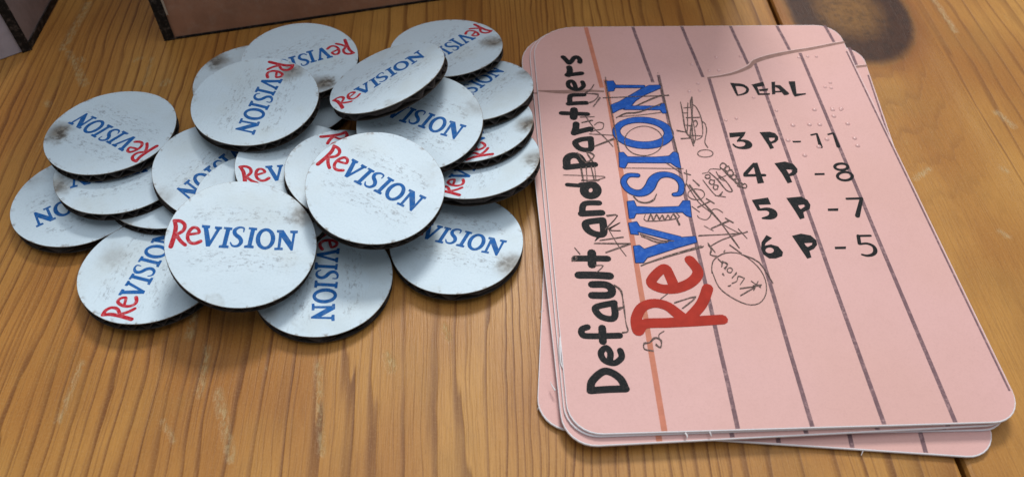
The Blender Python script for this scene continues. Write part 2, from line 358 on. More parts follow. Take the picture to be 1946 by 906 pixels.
# ------------------------------------------------------------------ cards
CW, CL, CT = 63.5, 88.9, 0.36
def card_outline(rtl=9.0, r=4.6):
    pts = []
    for cx, cy, a0, rr in ((CW, 0, -90, r), (CW, CL, 0, r), (0, CL, 90, rtl), (0, 0, 180, r)):
        ox = cx - rr if cx else rr; oy = cy - rr if cy else rr
        for j in range(9):
            a = math.radians(a0 + 90 * j / 8); pts.append((ox + rr * math.cos(a), oy + rr * math.sin(a)))
    return pts
OUT = card_outline()
def card_mesh():
    n = len(OUT); cxm, cym = CW / 2, CL / 2
    def inset(d): return [(x + (cxm - x) / math.hypot(cxm - x, cym - y) * d, y + (cym - y) / math.hypot(cxm - x, cym - y) * d) for x, y in OUT]
    rings = [(inset(.05), 0), (OUT, .05), (OUT, CT - .10), (inset(.06), CT - .03), (inset(.19), CT)]
    V, F, mi = [], [], []
    for ring, z in rings: V += [(x, y, z) for x, y in ring]
    for r in range(4):
        for j in range(n):
            F.append([r * n + j, r * n + (j + 1) % n, (r + 1) * n + (j + 1) % n, (r + 1) * n + j]); mi.append(1)
    F += [list(range(4 * n, 5 * n)), list(range(n))[::-1]]; mi += [0, 0]
    return V, F, mi
TOPZ = 3.0
def cpt(u, v): return on_plane(u, v, TOPZ)     # the top card lies square at the origin of the millimetre frame
def zoom(x0, y0, s): return lambda x, y: (x0 + x * s, y0 + y * s)
def C(zf, pts): return [cpt(*zf(p[0], p[1])) for p in pts]
INKW = [1.08]
def hw(zf, p, wz):                             # zoomed stroke width -> half width in mm
    a, b = zf(p[0] - wz / 2, p[1]), zf(p[0] + wz / 2, p[1]); a, b = cpt(*a), cpt(*b)
    return 0.5 * math.hypot(a[0] - b[0], a[1] - b[1]) * INKW[0]
def S3(zf, pts, wz, n=4):                      # smooth stroke given in zoomed photo pixels
    ws = wz if isinstance(wz, (list, tuple)) else [wz] * len(pts)
    q = [cpt(*zf(*p)) + (hw(zf, p, a),) for p, a in zip(pts, ws)]
    return stroke_polys(smooth(q, n))
def clip_card(q):                              # keep marks on the card
    return [(min(max(x, 0.08), CW - 0.08), min(max(y, 0.08), CL - 0.08)) for x, y in q]
def ellipse(cx, cy, rx, ry, n=20, rot=0.0):
    c, s = math.cos(rot), math.sin(rot)
    return [(cx + rx * math.cos(a) * c - ry * math.sin(a) * s, cy + rx * math.cos(a) * s + ry * math.sin(a) * c) for a in (2 * math.pi * i / n for i in range(n))]
def loop(cx, cy, rx, ry, n=18, rot=0.0):
    e = ellipse(cx, cy, rx, ry, n, rot); return e + [e[0]]

P1 = zoom(0, 0, 1)
RULES = [('r', [(1114, 55), (1130, 113), (1144, 167)]), ('r', [(1150.5, 152), (1182, 328), (1228.5, 593), (1262, 813)]),
         ('p', [(1203, 53.5), (1241, 157)]), ('p', [(1251, 143), (1293, 328), (1327, 489), (1371, 677), (1402, 812)]),
         ('p', [(1296, 52.5), (1336, 147)]), ('p', [(1347, 148), (1399, 328), (1449, 500), (1543, 808)]),
         ('p', [(1388.6, 51.5), (1422, 123)]), ('p', [(1434, 119), (1500, 305), (1568, 500), (1680, 804)]),
         ('p', [(1477, 51), (1502, 98)]), ('p', [(1520, 101), (1608, 308), (1684, 500), (1814, 797)]),
         ('p', [(1569, 52), (1586, 82)]), ('p', [(1612, 98), (1662, 200), (1716, 316), (1805, 500), (1922, 742)])]
TEARS = [([(1024, 173), (1070, 175), (1110, 173), (1146, 174)], [.2, .5, .4, .25]),
         ([(1346, 148), (1370, 145), (1396, 139), (1422, 128), (1432, 118), (1462, 108), (1502, 99.5), (1541, 93), (1581, 85), (1603, 81)],
          [.2, .25, .35, .5, .55, .55, .45, .4, .35, .3])]
def rule_mesh(kind, pts):
    q = [cpt(*p) for p in pts]
    edge = pts[0] == (1612, 98)
    if edge: q = [(CW - 0.45 + 0.0 * x, y) for x, y in q]
    else:
        a, b = q[0], q[-1]                     # printed straight
        q = [(a[0] + (b[0] - a[0]) * t / 12, a[1] + (b[1] - a[1]) * t / 12) for t in range(13)]
        if q[-1][1] < 3: q[-1] = (q[-1][0], 0.22)
        if q[0][1] > CL - 3.5: q[0] = (q[0][0], min(q[0][1] + 1, CL - 0.22))
    w = 0.16 if edge else (0.42 if kind == 'r' else 0.32)
    Vv, Ff = [], []
    for i, (x, y) in enumerate(q):
        j = random.uniform(-.03, .03); Vv += [(x - w + j, y, CT + .012), (x + w + j, y, CT + .012)]
        if i: Ff.append([2 * i - 2, 2 * i - 1, 2 * i + 1, 2 * i])
    return Vv, Ff
def tear_mesh(pts, ws):
    p = Print()
    p.add(stroke_polys(smooth([cpt(*a) + (b,) for a, b in zip(pts, ws)], 4)), z=CT + 0.02)
    return p
RULEM = [(k, rule_mesh(k, p)) for k, p in RULES]; TEARP = [tear_mesh(*t) for t in TEARS]
cards = []
def make_card(x, y, rot, ztop, label):
    r = empty('index_card', (x * S, y * S, (ztop - CT) * S)); r.rotation_euler[2] = math.radians(rot)
    tag(r, label, 'card', 'pink ruled cards in a loose stack')
    if not cards:
        V, F, mi = card_mesh(); new_obj('card_sheet', V, F, parent=r, mats=[M_CARD, M_CARDEDGE], fmat=mi)
        for k, (Vv, Ff) in RULEM: new_obj('ruled_line', Vv, Ff, M_RULER if k == 'r' else M_RULE, r)
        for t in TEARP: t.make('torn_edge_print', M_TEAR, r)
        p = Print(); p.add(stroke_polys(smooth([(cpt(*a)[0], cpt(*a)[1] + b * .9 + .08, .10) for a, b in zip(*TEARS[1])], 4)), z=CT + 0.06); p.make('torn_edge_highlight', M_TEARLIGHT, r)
    else:
        for ch in list(cards[0].children):
            if ch.name.split('.')[0] in ('card_sheet', 'ruled_line', 'torn_edge_print', 'torn_edge_highlight'):
                c = ch.copy(); col.objects.link(c); c.parent = r
    cards.append(r); return r
top = make_card(0, 0, 0, 3.0, 'pink ruled card lettered in black, blue and red, uppermost of the stack')
make_card(-0.35, -0.15, 0.35, 2.57, 'pink ruled card directly beneath the lettered card of the stack')
c2 = make_card(-0.70, -1.35, 1.25, 2.14, 'pink ruled card peeping out along one long margin beneath the two uppermost cards')
make_card(-0.45, 0.05, 0.5, 1.71, 'pink ruled card in the middle of the stack, almost wholly covered')
make_card(-0.9, 0.5, -0.8, 1.28, 'slightly twisted pink ruled card just above the strongly twisted one in the stack')
c4 = make_card(-4.2, 2.15, -5.88, 0.85, 'strongly twisted pink ruled card whose corners jut out of the stack')
make_card(-4.0, 2.3, -5.6, 0.42, 'bottom pink ruled card of the stack, lying on the wooden table')

def part(polysets, name, mat, parent=top, z=CT + 0.03):
    p = Print()
    for ps in polysets:
        if isinstance(ps, tuple): p.add(ps[0], ps[1], z=z)
        else: p.add(ps, z=z)
    return p.make(name, mat, parent)
D4 = zoom(1060, 90, .22075); D5 = zoom(1060, 270, .23166); D6 = zoom(1080, 450, .3423)
INKW[0] = 1.38
word = [  # Default and Partners, brushed in black, reading up the card
    S3(D4, [(45, 85), (75, 115), (97, 138), (120, 120), (140, 92), (165, 86), (188, 105), (190, 130)], 33),
    S3(D4, [(80, 240), (205, 226)], 36, 2) + S3(D4, [(98, 175), (105, 205), (92, 242)], 40, 2),
    S3(D4, [(212, 300), (222, 335), (185, 364), (140, 364), (95, 340), (90, 305), (115, 292), (140, 310), (158, 360)], 30),
    S3(D4, [(92, 488), (170, 482), (245, 480)], 36, 2) + S3(D4, [(105, 480), (104, 430), (125, 414), (225, 410)], 34, 3),
    S3(D4, [(32, 568), (140, 572), (255, 577)], 36, 2) + S3(D4, [(140, 540), (136, 605)], 50, 2),
    S3(D4, [(140, 740), (200, 722), (280, 703)], 42, 2) + S3(D4, [(158, 660), (155, 700), (140, 740)], 44, 2),
    S3(D4, [(285, 785), (200, 795), (150, 822), (185, 870), (250, 885), (288, 868), (282, 785)], 40),
    S3(D5, [(68, 208), (180, 196), (302, 185)], 44, 2) + S3(D5, [(75, 195), (75, 140), (115, 110), (175, 122), (215, 182)], 48),
    S3(D5, [(78, 350), (180, 358)], 30, 2) + S3(D5, [(190, 352), (300, 345)], 40, 2) + S3(D5, loop(270, 396, 54, 46), 54, 1),
    S3(D5, [(195, 588), (360, 580)], 46, 2) + S3(D5, [(200, 580), (207, 520), (245, 500), (338, 500)], 40, 3),
    S3(D5, [(368, 640), (250, 655), (226, 680), (255, 728), (325, 758), (376, 745), (368, 640)], 46) + S3(D5, [(345, 765), (305, 812)], [24, 5], 2),
    S3(D6, [(38, 120), (130, 120), (218, 121)], 30, 2) + S3(D6, [(130, 88), (132, 155)], 36, 2),
    S3(D6, [(58, 212), (140, 212), (230, 217)], 36, 2),
    S3(D6, [(132, 264), (205, 265), (240, 288), (228, 322), (132, 324)], 34),
    S3(D6, [(255, 366), (165, 385), (150, 405), (182, 442), (240, 455), (260, 430), (252, 368)], 29),
    S3(D6, [(106, 500), (76, 512), (76, 538), (110, 550), (285, 547)], 28) + S3(D6, [(188, 505), (192, 580)], 32, 2),
    S3(D6, [(288, 630), (296, 668), (255, 700), (200, 684), (181, 642), (210, 614), (234, 645), (228, 692)], 27),
    S3(D6, [(122, 852), (220, 845), (320, 842)], 32, 2) + S3(D6, [(124, 848), (132, 800), (190, 748), (240, 752), (292, 790), (316, 840)], 33)]
for s_ in word: part([s_], 'black_letter', M_INK)
INKW[0] = 1.12
ZC3 = zoom(1040, 90, .24276); ZC4 = zoom(1060, 280, .2649); ZC5 = zoom(1070, 480, .331)
Npolys = [C(ZC3, [(455, 268), (515, 265), (535, 298), (760, 300), (760, 318), (530, 318), (518, 342), (475, 347)]),
          C(ZC3, [(500, 452), (560, 430), (740, 325), (800, 300), (880, 298), (890, 318), (830, 345), (760, 375), (690, 420), (650, 465), (560, 490), (515, 515)]),
          C(ZC3, [(630, 460), (885, 463), (892, 440), (920, 445), (932, 515), (905, 517), (885, 490), (600, 488)])]
ring_o = C(ZC3, ellipse(750, 671, 236, 122, 36, 0.06)); ring_i = C(ZC3, ellipse(742, 666, 176, 76, 36, 0.06))
I1 = [C(ZC4, [(440, 40), (470, 38), (500, 70), (700, 72), (800, 64), (830, 35), (860, 40), (880, 150), (850, 140), (810, 112), (500, 110), (480, 150), (445, 142)])]
Spath = [(572, 202), (505, 203), (472, 245), (500, 298), (560, 328), (620, 322), (660, 285), (685, 235), (725, 203), (790, 197), (855, 222), (888, 270), (878, 328), (835, 340)]
Sl = S3(ZC4, Spath, [26, 28, 32, 38, 46, 52, 58, 56, 46, 38, 34, 32, 28, 22], 5)
I2 = [C(ZC4, [(500, 390), (545, 385), (562, 426), (700, 432), (870, 426), (900, 385), (945, 385), (957, 500), (927, 492), (895, 465), (700, 470), (560, 475), (545, 507), (515, 510)])]
Vl = [C(ZC4, [(510, 545), (565, 535), (585, 568), (880, 642), (900, 660), (800, 662), (570, 603), (577, 625), (525, 620)]),
      C(ZC4, [(545, 710), (585, 705), (620, 732), (860, 650), (985, 640), (995, 680), (870, 715), (640, 790), (612, 826), (560, 826)])]
for nm, ps in (('N', Npolys), ('O', ([ring_o], [ring_i])), ('I', I1), ('S', Sl), ('I', I2), ('V', Vl)):
    part([ps], 'blue_letter', M_BLUE, z=CT + 0.05)
# their inked outlines lie just beneath the blue fill
def outline(q, h): return stroke_polys([p + (h,) for p in q + [q[0]]], 7)
part([outline(q, .16) for q in Npolys + [ring_o, ring_i] + I1 + I2 + Vl] + [S3(ZC4, Spath, [w_ + 14 for w_ in [26, 28, 32, 38, 46, 52, 58, 56, 46, 38, 34, 32, 28, 22]], 5)],
     'letter_outline', M_BLUEDK, z=CT + 0.019)
part([S3(ZC5, [(432, 448), (470, 408), (600, 402), (760, 393), (915, 383)], [62, 58, 58, 60, 58]) +
      S3(ZC5, [(428, 440), (420, 380), (452, 315), (520, 290), (595, 305), (650, 345), (700, 385)], [62, 58, 56, 54, 56, 60, 62]) +
      S3(ZC5, [(725, 375), (795, 295), (830, 205)], 58)], 'red_letter', M_RED, z=CT + 0.05)
part([S3(ZC5, [(728, 42), (775, 110), (738, 168), (650, 205), (560, 205), (505, 165), (580, 88), (615, 140), (640, 200)], [56, 56, 58, 60, 54, 54, 52, 54, 56])], 'red_letter', M_RED, z=CT + 0.05)
ZD1 = zoom(1375, 140, .08736); ZD2 = zoom(1375, 235, .13242); ZD3 = zoom(1420, 360, .15455)
def PG(z, *polys): return [C(z, p) for p in polys]
INKW[0] = 1.25
deal = [
    PG(ZD1, [(140, 205), (235, 210), (322, 470), (295, 495), (250, 420)]) + S3(ZD1, [(200, 245), (350, 250), (450, 275), (520, 335), (500, 408), (420, 450), (310, 478)], [70, 75, 66, 52, 50, 40, 30]),
    PG(ZD1, [(610, 240), (700, 235), (770, 380), (795, 470), (745, 466), (690, 360)], [(600, 246), (860, 182), (895, 270), (720, 297)], [(765, 345), (970, 325), (960, 377), (790, 387)], [(755, 432), (1012, 430), (1002, 467), (758, 472)]),
    PG(ZD1, [(1040, 185), (1120, 180), (1127, 452), (1055, 457)], [(1095, 252), (1232, 255), (1432, 435), (1400, 466), (1320, 477), (1195, 330), (1120, 295)], [(1105, 383), (1255, 375), (1255, 412), (1105, 417)]),
    PG(ZD1, [(1410, 175), (1555, 170), (1590, 440), (1792, 430), (1790, 457), (1550, 507), (1508, 450)]),
    PG(ZD2, [(80, 135), (320, 120), (295, 175), (235, 243), (195, 268), (190, 245), (235, 187), (90, 202)]) + S3(ZD2, [(205, 252), (280, 246), (345, 270), (362, 308), (325, 340), (250, 350), (180, 335), (140, 300)], [22, 38, 66, 82, 62, 38, 28, 24]),
    (PG(ZD2, [(515, 125), (660, 118), (740, 140), (785, 190), (785, 235), (750, 270), (690, 290), (725, 350), (670, 368), (640, 310)]), PG(ZD2, [(650, 205), (735, 205), (730, 235), (680, 262), (660, 240)])),
    PG(ZD2, [(985, 250), (1110, 248), (1110, 271), (1000, 273)]),
    S3(ZD2, [(1258, 165), (1330, 148)], 24, 2) + S3(ZD2, [(1338, 148), (1395, 335)], [26, 46], 2),
    S3(ZD2, [(1502, 157), (1572, 138)], 24, 2) + S3(ZD2, [(1575, 138), (1648, 330)], [26, 44], 2),
    S3(ZD2, [(440, 580), (310, 725)], [40, 46], 2) + S3(ZD2, [(305, 745), (590, 740)], 40, 2) + PG(ZD2, [(420, 570), (485, 560), (582, 850), (490, 862)]),
    (PG(ZD2, [(730, 570), (880, 545), (1000, 580), (1060, 650), (1060, 700), (1010, 745), (950, 757), (985, 840), (920, 858), (840, 720)]), PG(ZD2, [(900, 660), (990, 660), (985, 690), (940, 722)])),
    PG(ZD2, [(1305, 712), (1450, 710), (1450, 738), (1308, 741)]),
    S3(ZD2, loop(1690, 620, 95, 46), 36, 1) + S3(ZD2, loop(1742, 755, 108, 60), 36, 1),
    PG(ZD3, [(55, 130), (255, 100), (292, 185), (140, 190), (170, 252), (130, 262)]) + S3(ZD3, [(150, 250), (240, 242), (305, 268), (320, 308), (280, 342), (190, 354)], [26, 42, 72, 82, 58, 22]),
    (PG(ZD3, [(480, 105), (660, 88), (740, 130), (777, 190), (770, 240), (690, 280), (705, 350), (650, 368), (590, 270)]), PG(ZD3, [(625, 195), (700, 185), (715, 205), (660, 242), (640, 228)])),
    PG(ZD3, [(990, 236), (1120, 232), (1118, 264), (992, 264)]),
    S3(ZD3, [(1225, 115), (1410, 110)], 28, 2) + S3(ZD3, [(1405, 112), (1355, 325)], [34, 48], 2),
    (PG(ZD3, [(235, 560), (305, 598), (230, 655), (215, 690), (290, 675), (380, 700), (440, 770), (430, 820), (350, 848), (270, 848), (200, 800), (170, 730), (175, 650)]), PG(ZD3, ellipse(276, 748, 52, 36, 14))),
    (PG(ZD3, [(550, 570), (660, 543), (780, 565), (850, 625), (860, 680), (820, 730), (765, 755), (790, 835), (738, 850), (650, 720)]), PG(ZD3, [(700, 660), (800, 655), (795, 680), (745, 707), (725, 695)])),
    PG(ZD3, [(1075, 704), (1215, 701), (1212, 731), (1080, 733)]),
    S3(ZD3, [(1365, 570), (1380, 665)], 36, 2) + S3(ZD3, [(1362, 571), (1515, 568)], 26, 2) + S3(ZD3, [(1385, 672), (1470, 664), (1548, 695), (1575, 750), (1550, 795), (1480, 814), (1412, 800)], [22, 26, 34, 42, 36, 28, 22])]
for s_ in deal: part([s_], 'black_character', M_INK)
INKW[0] = 0.95
# pencil doodles and guide strokes
ZC6 = zoom(1270, 170, .15458); ZC7 = zoom(1300, 300, .3309); ZD7 = zoom(1300, 290, .2096)
pen = {
 'pencil_eye_doodle': (ZC6, 13, [[(290, 95), (275, 180), (290, 330), (285, 450), (275, 560), (305, 690)], [(305, 690), (335, 600), (320, 480), (295, 330), (300, 200), (290, 95)],
    [(150, 160), (175, 300), (195, 440), (225, 530), (270, 595)], [(240, 170), (235, 300), (235, 480), (225, 540)], [(300, 190), (345, 225), (395, 330), (420, 450), (415, 580), (345, 620)],
    [(420, 400), (455, 430), (470, 510), (455, 600), (450, 660), (485, 715)], [(310, 400), (345, 390), (360, 430), (335, 460)], loop(455, 790, 95, 45), [(105, 505), (215, 530)], [(160, 610), (270, 600)],
    [(190, 230), (270, 225)], [(190, 295), (240, 290)], [(220, 350), (385, 345)], [(200, 440), (270, 450)], [(245, 565), (420, 575)], [(282, 120), (284, 300), (296, 480)], [(295, 440), (300, 560), (312, 660)]]),
 'pencil_crossed_word': (ZD7, 9, [[(50, 290), (150, 420), (240, 535), (330, 630), (420, 760), (500, 865)], [(20, 280), (130, 450), (250, 550), (350, 650), (510, 735)], loop(110, 380, 76, 48),
    [(20, 165), (25, 240), (10, 320)], [(80, 250), (140, 300)], [(5, 190), (60, 205)], [(205, 420), (275, 460)], [(120, 495), (240, 440)], [(70, 490), (140, 540)], [(350, 545), (300, 515), (255, 520), (240, 570), (200, 610), (140, 595), (120, 570)],
    [(375, 595), (440, 635)], [(250, 690), (410, 620)], [(180, 665), (265, 710)], [(130, 755), (300, 745), (510, 735), (570, 715)], [(570, 780), (490, 690)], [(510, 735), (350, 790), (245, 845)], [(215, 820), (280, 905)], [(235, 525), (300, 590), (340, 650)]]),
 'pencil_scribbled_words': (ZD7, 8, [[(165, 190), (215, 180), (240, 150), (330, 155)], [(230, 180), (300, 250), (380, 340), (440, 350), (380, 260), (320, 210)], [(170, 250), (215, 310), (290, 390), (340, 380)],
    loop(215, 220, 24, 18, 10), loop(250, 270, 24, 20, 10), loop(285, 315, 22, 20, 10), [(310, 395), (350, 360)], [(280, 390), (375, 405)], [(290, 175), (330, 240), (380, 260)], [(300, 240), (380, 210)],
    loop(355, 125, 30, 26, 10), loop(390, 150, 24, 22, 10), loop(420, 185, 24, 24, 10), loop(450, 225, 22, 22, 10), loop(480, 260, 22, 20, 10), loop(510, 295, 22, 20, 10), loop(545, 305, 22, 20, 10), [(335, 140), (420, 220), (520, 310)]]),
 'pencil_circled_word': (ZC7, 6, [[(160, 660), (160, 620), (175, 580), (240, 545), (330, 555), (420, 620), (465, 700), (470, 780), (430, 835), (360, 840), (270, 800), (200, 740), (160, 650)],
    [(325, 790), (370, 765), (405, 740), (325, 748)], [(385, 708), (440, 745)], [(400, 760), (425, 710)], [(395, 735), (440, 735)], [(322, 727), (347, 692)], [(345, 690), (312, 680), (302, 708), (275, 720)], [(275, 690), (300, 665)],
    loop(262, 645, 15, 14, 10), [(235, 640), (250, 610), (225, 600), (215, 625)], [(215, 600), (195, 580)], [(140, 500), (160, 530), (150, 555), (192, 570)], [(258, 735), (264, 735)], [(219, 668), (225, 668)], [(230, 535), (234, 535)], [(330, 555), (430, 600), (510, 720)], [(262, 500), (330, 550)]]),
 'pencil_shading_marks': (ZC4, 7, [[(350, 490), (430, 490), (340, 590), (440, 545), (370, 590), (450, 600)], [(365, 590), (430, 700), (490, 780)], [(300, 670), (470, 645)], [(260, 690), (520, 695)], [(345, 755), (520, 695)],
    [(630, 480), (635, 530), (860, 510), (850, 470)], [(650, 525), (670, 485), (690, 520), (710, 485), (730, 520), (750, 485), (770, 520), (790, 485), (810, 515), (830, 480), (870, 560)], [(480, 150), (900, 155)],
    [(600, 850), (750, 790), (1030, 705)], [(620, 838), (830, 775), (1040, 715)], [(590, 625), (740, 670), (830, 672)], [(600, 640), (720, 680), (790, 680)], [(540, 350), (580, 390), (640, 400), (690, 380), (705, 340)], [(165, 150), (180, 240)], [(205, 150), (210, 250)], [(240, 140), (260, 240)], [(265, 140), (275, 240)], [(170, 240), (300, 235)], [(40, 200), (330, 210), (290, 232)], [(780, 115), (890, 190)]]),
 'pencil_guide_strokes': (ZC3, 8, [[(440, 398), (950, 380)], [(700, 460), (870, 390), (950, 375)], [(545, 550), (620, 520), (720, 512), (900, 440)], [(560, 545), (700, 535), (890, 512)], loop(755, 735, 150, 115), [(260, 550), (370, 545)], [(270, 590), (350, 570)], [(300, 540), (370, 640), (440, 700), (515, 780)],
    [(330, 680), (520, 690)], [(370, 775), (520, 715)], [(370, 610), (400, 590), (440, 600), (430, 640), (380, 650), (340, 665)], [(295, 360), (340, 330), (365, 295)], [(310, 365), (400, 370), (370, 420), (320, 440)], [(415, 400), (360, 465)],
    [(455, 240), (475, 370), (505, 520), (535, 680), (560, 820)], [(865, 205), (890, 310), (930, 480), (985, 700), (1020, 830)], [(240, 830), (300, 900), (370, 850), (310, 820), (360, 900)]]),
 'pencil_two': (ZC5, 6, [[(520, 565), (470, 555), (465, 525), (500, 515), (530, 490), (562, 505), (560, 545), (530, 530)], [(555, 500), (550, 470), (580, 450)], [(560, 265), (600, 235)], [(640, 285), (760, 255), (690, 320)]]),
 'pencil_tail': (D6, 6, [[(155, 160), (195, 160), (160, 195)], [(250, 270), (290, 300), (310, 380), (320, 480), (330, 525), (300, 530)], [(270, 395), (305, 390), (280, 405)], [(35, 60), (65, 95)], loop(35, 120, 14, 12, 8)])}
for nm, (zf, wz, sts) in pen.items():
    sts = sts + [[(x + random.uniform(-7, 7), y + random.uniform(-7, 7)) for x, y in s_] for s_ in sts if len(s_) < 12 and random.random() < .6]
    part([S3(zf, [(x + random.uniform(-1, 1), y + random.uniform(-1, 1)) for x, y in s_], [wz * random.uniform(.7, 1.2) for _ in s_], 3) for s_ in sts], nm, M_PENCIL, z=CT + 0.085)
# embossed braille dots
ZC8 = zoom(1370, 140, .4084); Z2 = zoom(1290, 30, .331)
dots = [(ZC8, p, .5) for p in [(435, 168), (520, 168), (560, 163), (525, 198), (335, 240), (412, 237), (460, 237), (590, 233), (312, 310), (493, 305), (622, 300), (636, 335), (390, 380), (455, 340)]] + \
       [(Z2, p, .38) for p in [(75, 280), (215, 240), (355, 235), (175, 315), (230, 315), (110, 390), (60, 435), (120, 430), (690, 240), (740, 235), (790, 235), (870, 385), (875, 415), (840, 410), (430, 470), (560, 545), (330, 590), (270, 600), (930, 540), (880, 530)]]
V, F = [], []
for zf, p, r in dots:
    cx, cy = cpt(*zf(*p)); b = len(V); n = 10
    for e, hh in ((1.0, 0), (.8, .42), (.45, .82)):
        V += [(cx + r * e * math.cos(2 * math.pi * j / n), cy + r * e * math.sin(2 * math.pi * j / n), CT - .005 + r * .5 * hh + .012) for j in range(n)]
    V.append((cx, cy, CT + r * .5 + .01))
    for q in range(2):
        for j in range(n): F.append([b + q * n + j, b + q * n + (j + 1) % n, b + q * n + n + (j + 1) % n, b + q * n + n + j])
    for j in range(n): F.append([b + 2 * n + j, b + 2 * n + (j + 1) % n, b + 3 * n])
new_obj('braille_dots', V, F, M_BRAILLE, top, True)
# frayed white paper fibres on the cut edges
def fibre(parent, pts, z, r=.10):
    V, F, n = [], [], 5
    pts = smooth([p + (z + random.uniform(-.1, .15),) for p in pts], 3)
    for i, (x, y, zz) in enumerate(pts):
        rr = r * (1.15 - i / len(pts))
        V += [(x + rr * math.cos(6.283 * j / n), y + rr * .7 * math.cos(6.283 * j / n), zz + rr * math.sin(6.283 * j / n)) for j in range(n)]
        if i: F += [[(i - 1) * n + j, (i - 1) * n + (j + 1) % n, i * n + (j + 1) % n, i * n + j] for j in range(n)]
    return new_obj('frayed_fibre', V, F, M_FIBRE, parent, True)
def local(card, u, v):
    z = card.location.z / S + CT * .5; p = on_plane(u, v, z)
    d = Matrix.Rotation(-card.rotation_euler[2], 2) @ Vector((p[0] - card.location.x / S, p[1] - card.location.y / S))
    return (d.x, d.y)
for card, pix, r in ((top, [(1065, 640), (1064, 665), (1066, 688), (1070, 700)], .2), (top, [(1066, 645), (1070, 636)], .09), (c4, [(1033, 591), (1026, 593)], .16), (c4, [(1034, 590), (1042, 588)], .14),
                     (c4, [(1031, 768), (1024, 773), (1022, 778)], .13), (c4, [(1030, 765), (1024, 760)], .09), (c2, [(1055, 742), (1048, 730), (1046, 725)], .1), (top, [(1302, 822), (1306, 830), (1302, 838)], .12), (top, [(1348, 820), (1352, 828)], .1), (c4, [(1640, 856), (1637, 864)], .1), (c4, [(1790, 840), (1796, 850)], .08), (c4, [(1776, 830), (1781, 822)], .08)):
    fibre(card, [local(card, *p) for p in pix], CT * .5, r)

# ------------------------------------------------------------------ tokens
TT = 1.6
def disc(z0, z1, R, seg=120, bev=.05):
    V, F, mi = [], [], []
    wv = [(random.uniform(0, 6.28), m, random.uniform(.01, .035) * (1 if m < 6 else .3)) for m in (2, 3, 5, 11)]
    jit = [sum(a * math.sin(m * 2 * math.pi * j / seg + p) for p, m, a in wv) + random.gauss(0, .003) for j in range(seg)] if bev else [0] * seg
    for r, z in ((R - bev, z0), (R, z0 + bev), (R, z1 - bev), (R - bev, z1)):
        V += [((r + jit[j]) * math.cos(2 * math.pi * j / seg), (r + jit[j]) * math.sin(2 * math.pi * j / seg), z) for j in range(seg)]
    for q in range(3):
        for j in range(seg): F.append([q * seg + j, q * seg + (j + 1) % seg, (q + 1) * seg + (j + 1) % seg, (q + 1) * seg + j]); mi.append(1)
    F += [list(range(3 * seg, 4 * seg)), list(range(seg))[::-1]]; mi += [0, 0]
    return V, F, mi
def flutes(z0, z1, R, pitch=2.1, th=.2):
    V, F = [], []; n = 120; am = (z1 - z0 - th) / 2; zm = (z0 + z1) / 2
    for i in range(n + 1):
        x = -R + .15 + (2 * R - .3) * i / n; ye = math.sqrt(max(R * R - x * x, 0)) - .04
        zc = zm + am * math.sin(2 * math.pi * x / pitch)
        V += [(x, -ye, zc - th / 2), (x, ye, zc - th / 2), (x, ye, zc + th / 2), (x, -ye, zc + th / 2)]
        if i:
            a, b = 4 * (i - 1), 4 * i
            F += [[a + 3, b + 3, b + 2, a + 2], [a + 1, a, b, b + 1][::-1], [a, b, b + 3, a + 3], [b + 1, a + 1, a + 2, b + 2]]
    V2, F2, _ = disc(z0, z1, R - 1.1, 48, 0)            # charred filler behind the open flutes
    b = len(V); V += V2; F += [[i + b for i in f] for f in F2]
    return V, F
# lettering in token units (radius 1, measured on the front token)
def TL(pts): return [((X - 973) / 885 * TR, -(Y - 408 - (X - 973) * .045) / 766 * TR) for X, Y in pts]
def TS(pts, wz, n=4):
    ws = wz if isinstance(wz, (list, tuple)) else [wz] * len(pts)
    return stroke_polys(smooth([p + (a / 885 * TR / 2 * 1.03,) for p, a in zip(TL(pts), ws)], n), 8)
tred = [TS([(172, 158), (195, 230), (190, 340), (168, 465)], [44, 50, 52, 54]) + TS([(170, 155), (240, 160), (292, 205), (285, 270), (215, 325)], [46, 46, 44, 44, 40]) + TS([(215, 330), (270, 400), (325, 445)], 44),
        TS([(350, 320), (420, 310), (465, 295), (440, 245), (385, 240), (345, 300), (345, 370), (385, 420), (440, 425), (492, 400)], [36, 36, 38, 40, 42, 42, 42, 42, 44, 46])]
def serif_I(x):                                # x: left edge of the lower serif in zoom units
    return TL([(x, 452), (x + 35, 445), (x + 62, 255), (x + 35, 250), (x + 38, 228), (x + 132, 236), (x + 130, 262), (x + 108, 262), (x + 80, 448), (x + 108, 458), (x + 104, 482), (x - 4, 476)])
tblue = [[TL([(490, 205), (580, 212), (580, 238), (562, 245), (600, 395), (662, 258), (640, 248), (642, 222), (720, 228), (718, 250), (700, 256), (600, 462), (560, 462), (512, 240), (490, 232)])],
         [serif_I(708)],
         TS([(975, 285), (975, 240), (920, 232), (872, 265), (880, 315), (935, 360), (955, 410), (920, 455), (860, 455), (832, 415)], [14, 22, 30, 44, 50, 52, 46, 36, 26, 16]),
         [[(x, y - .02) for x, y in serif_I(998)]],
         ([TL(ellipse(1238, 370, 116, 132, 30))], [TL(ellipse(1238, 370, 62, 94, 30))]),
         [TL([(1350, 482), (1352, 505), (1448, 505), (1446, 480), (1418, 478), (1428, 350), (1545, 512), (1566, 512), (1590, 300), (1618, 296), (1618, 268), (1530, 268), (1530, 294), (1562, 300), (1552, 415), (1445, 262), (1370, 262), (1370, 288), (1398, 295), (1388, 478)])]]
protoV = {'sheet': disc(-.15, 0, TR), 'core': flutes(-TT + .12, -.15, TR - .03), 'liner': disc(-TT, -TT + .12, TR - .02)}
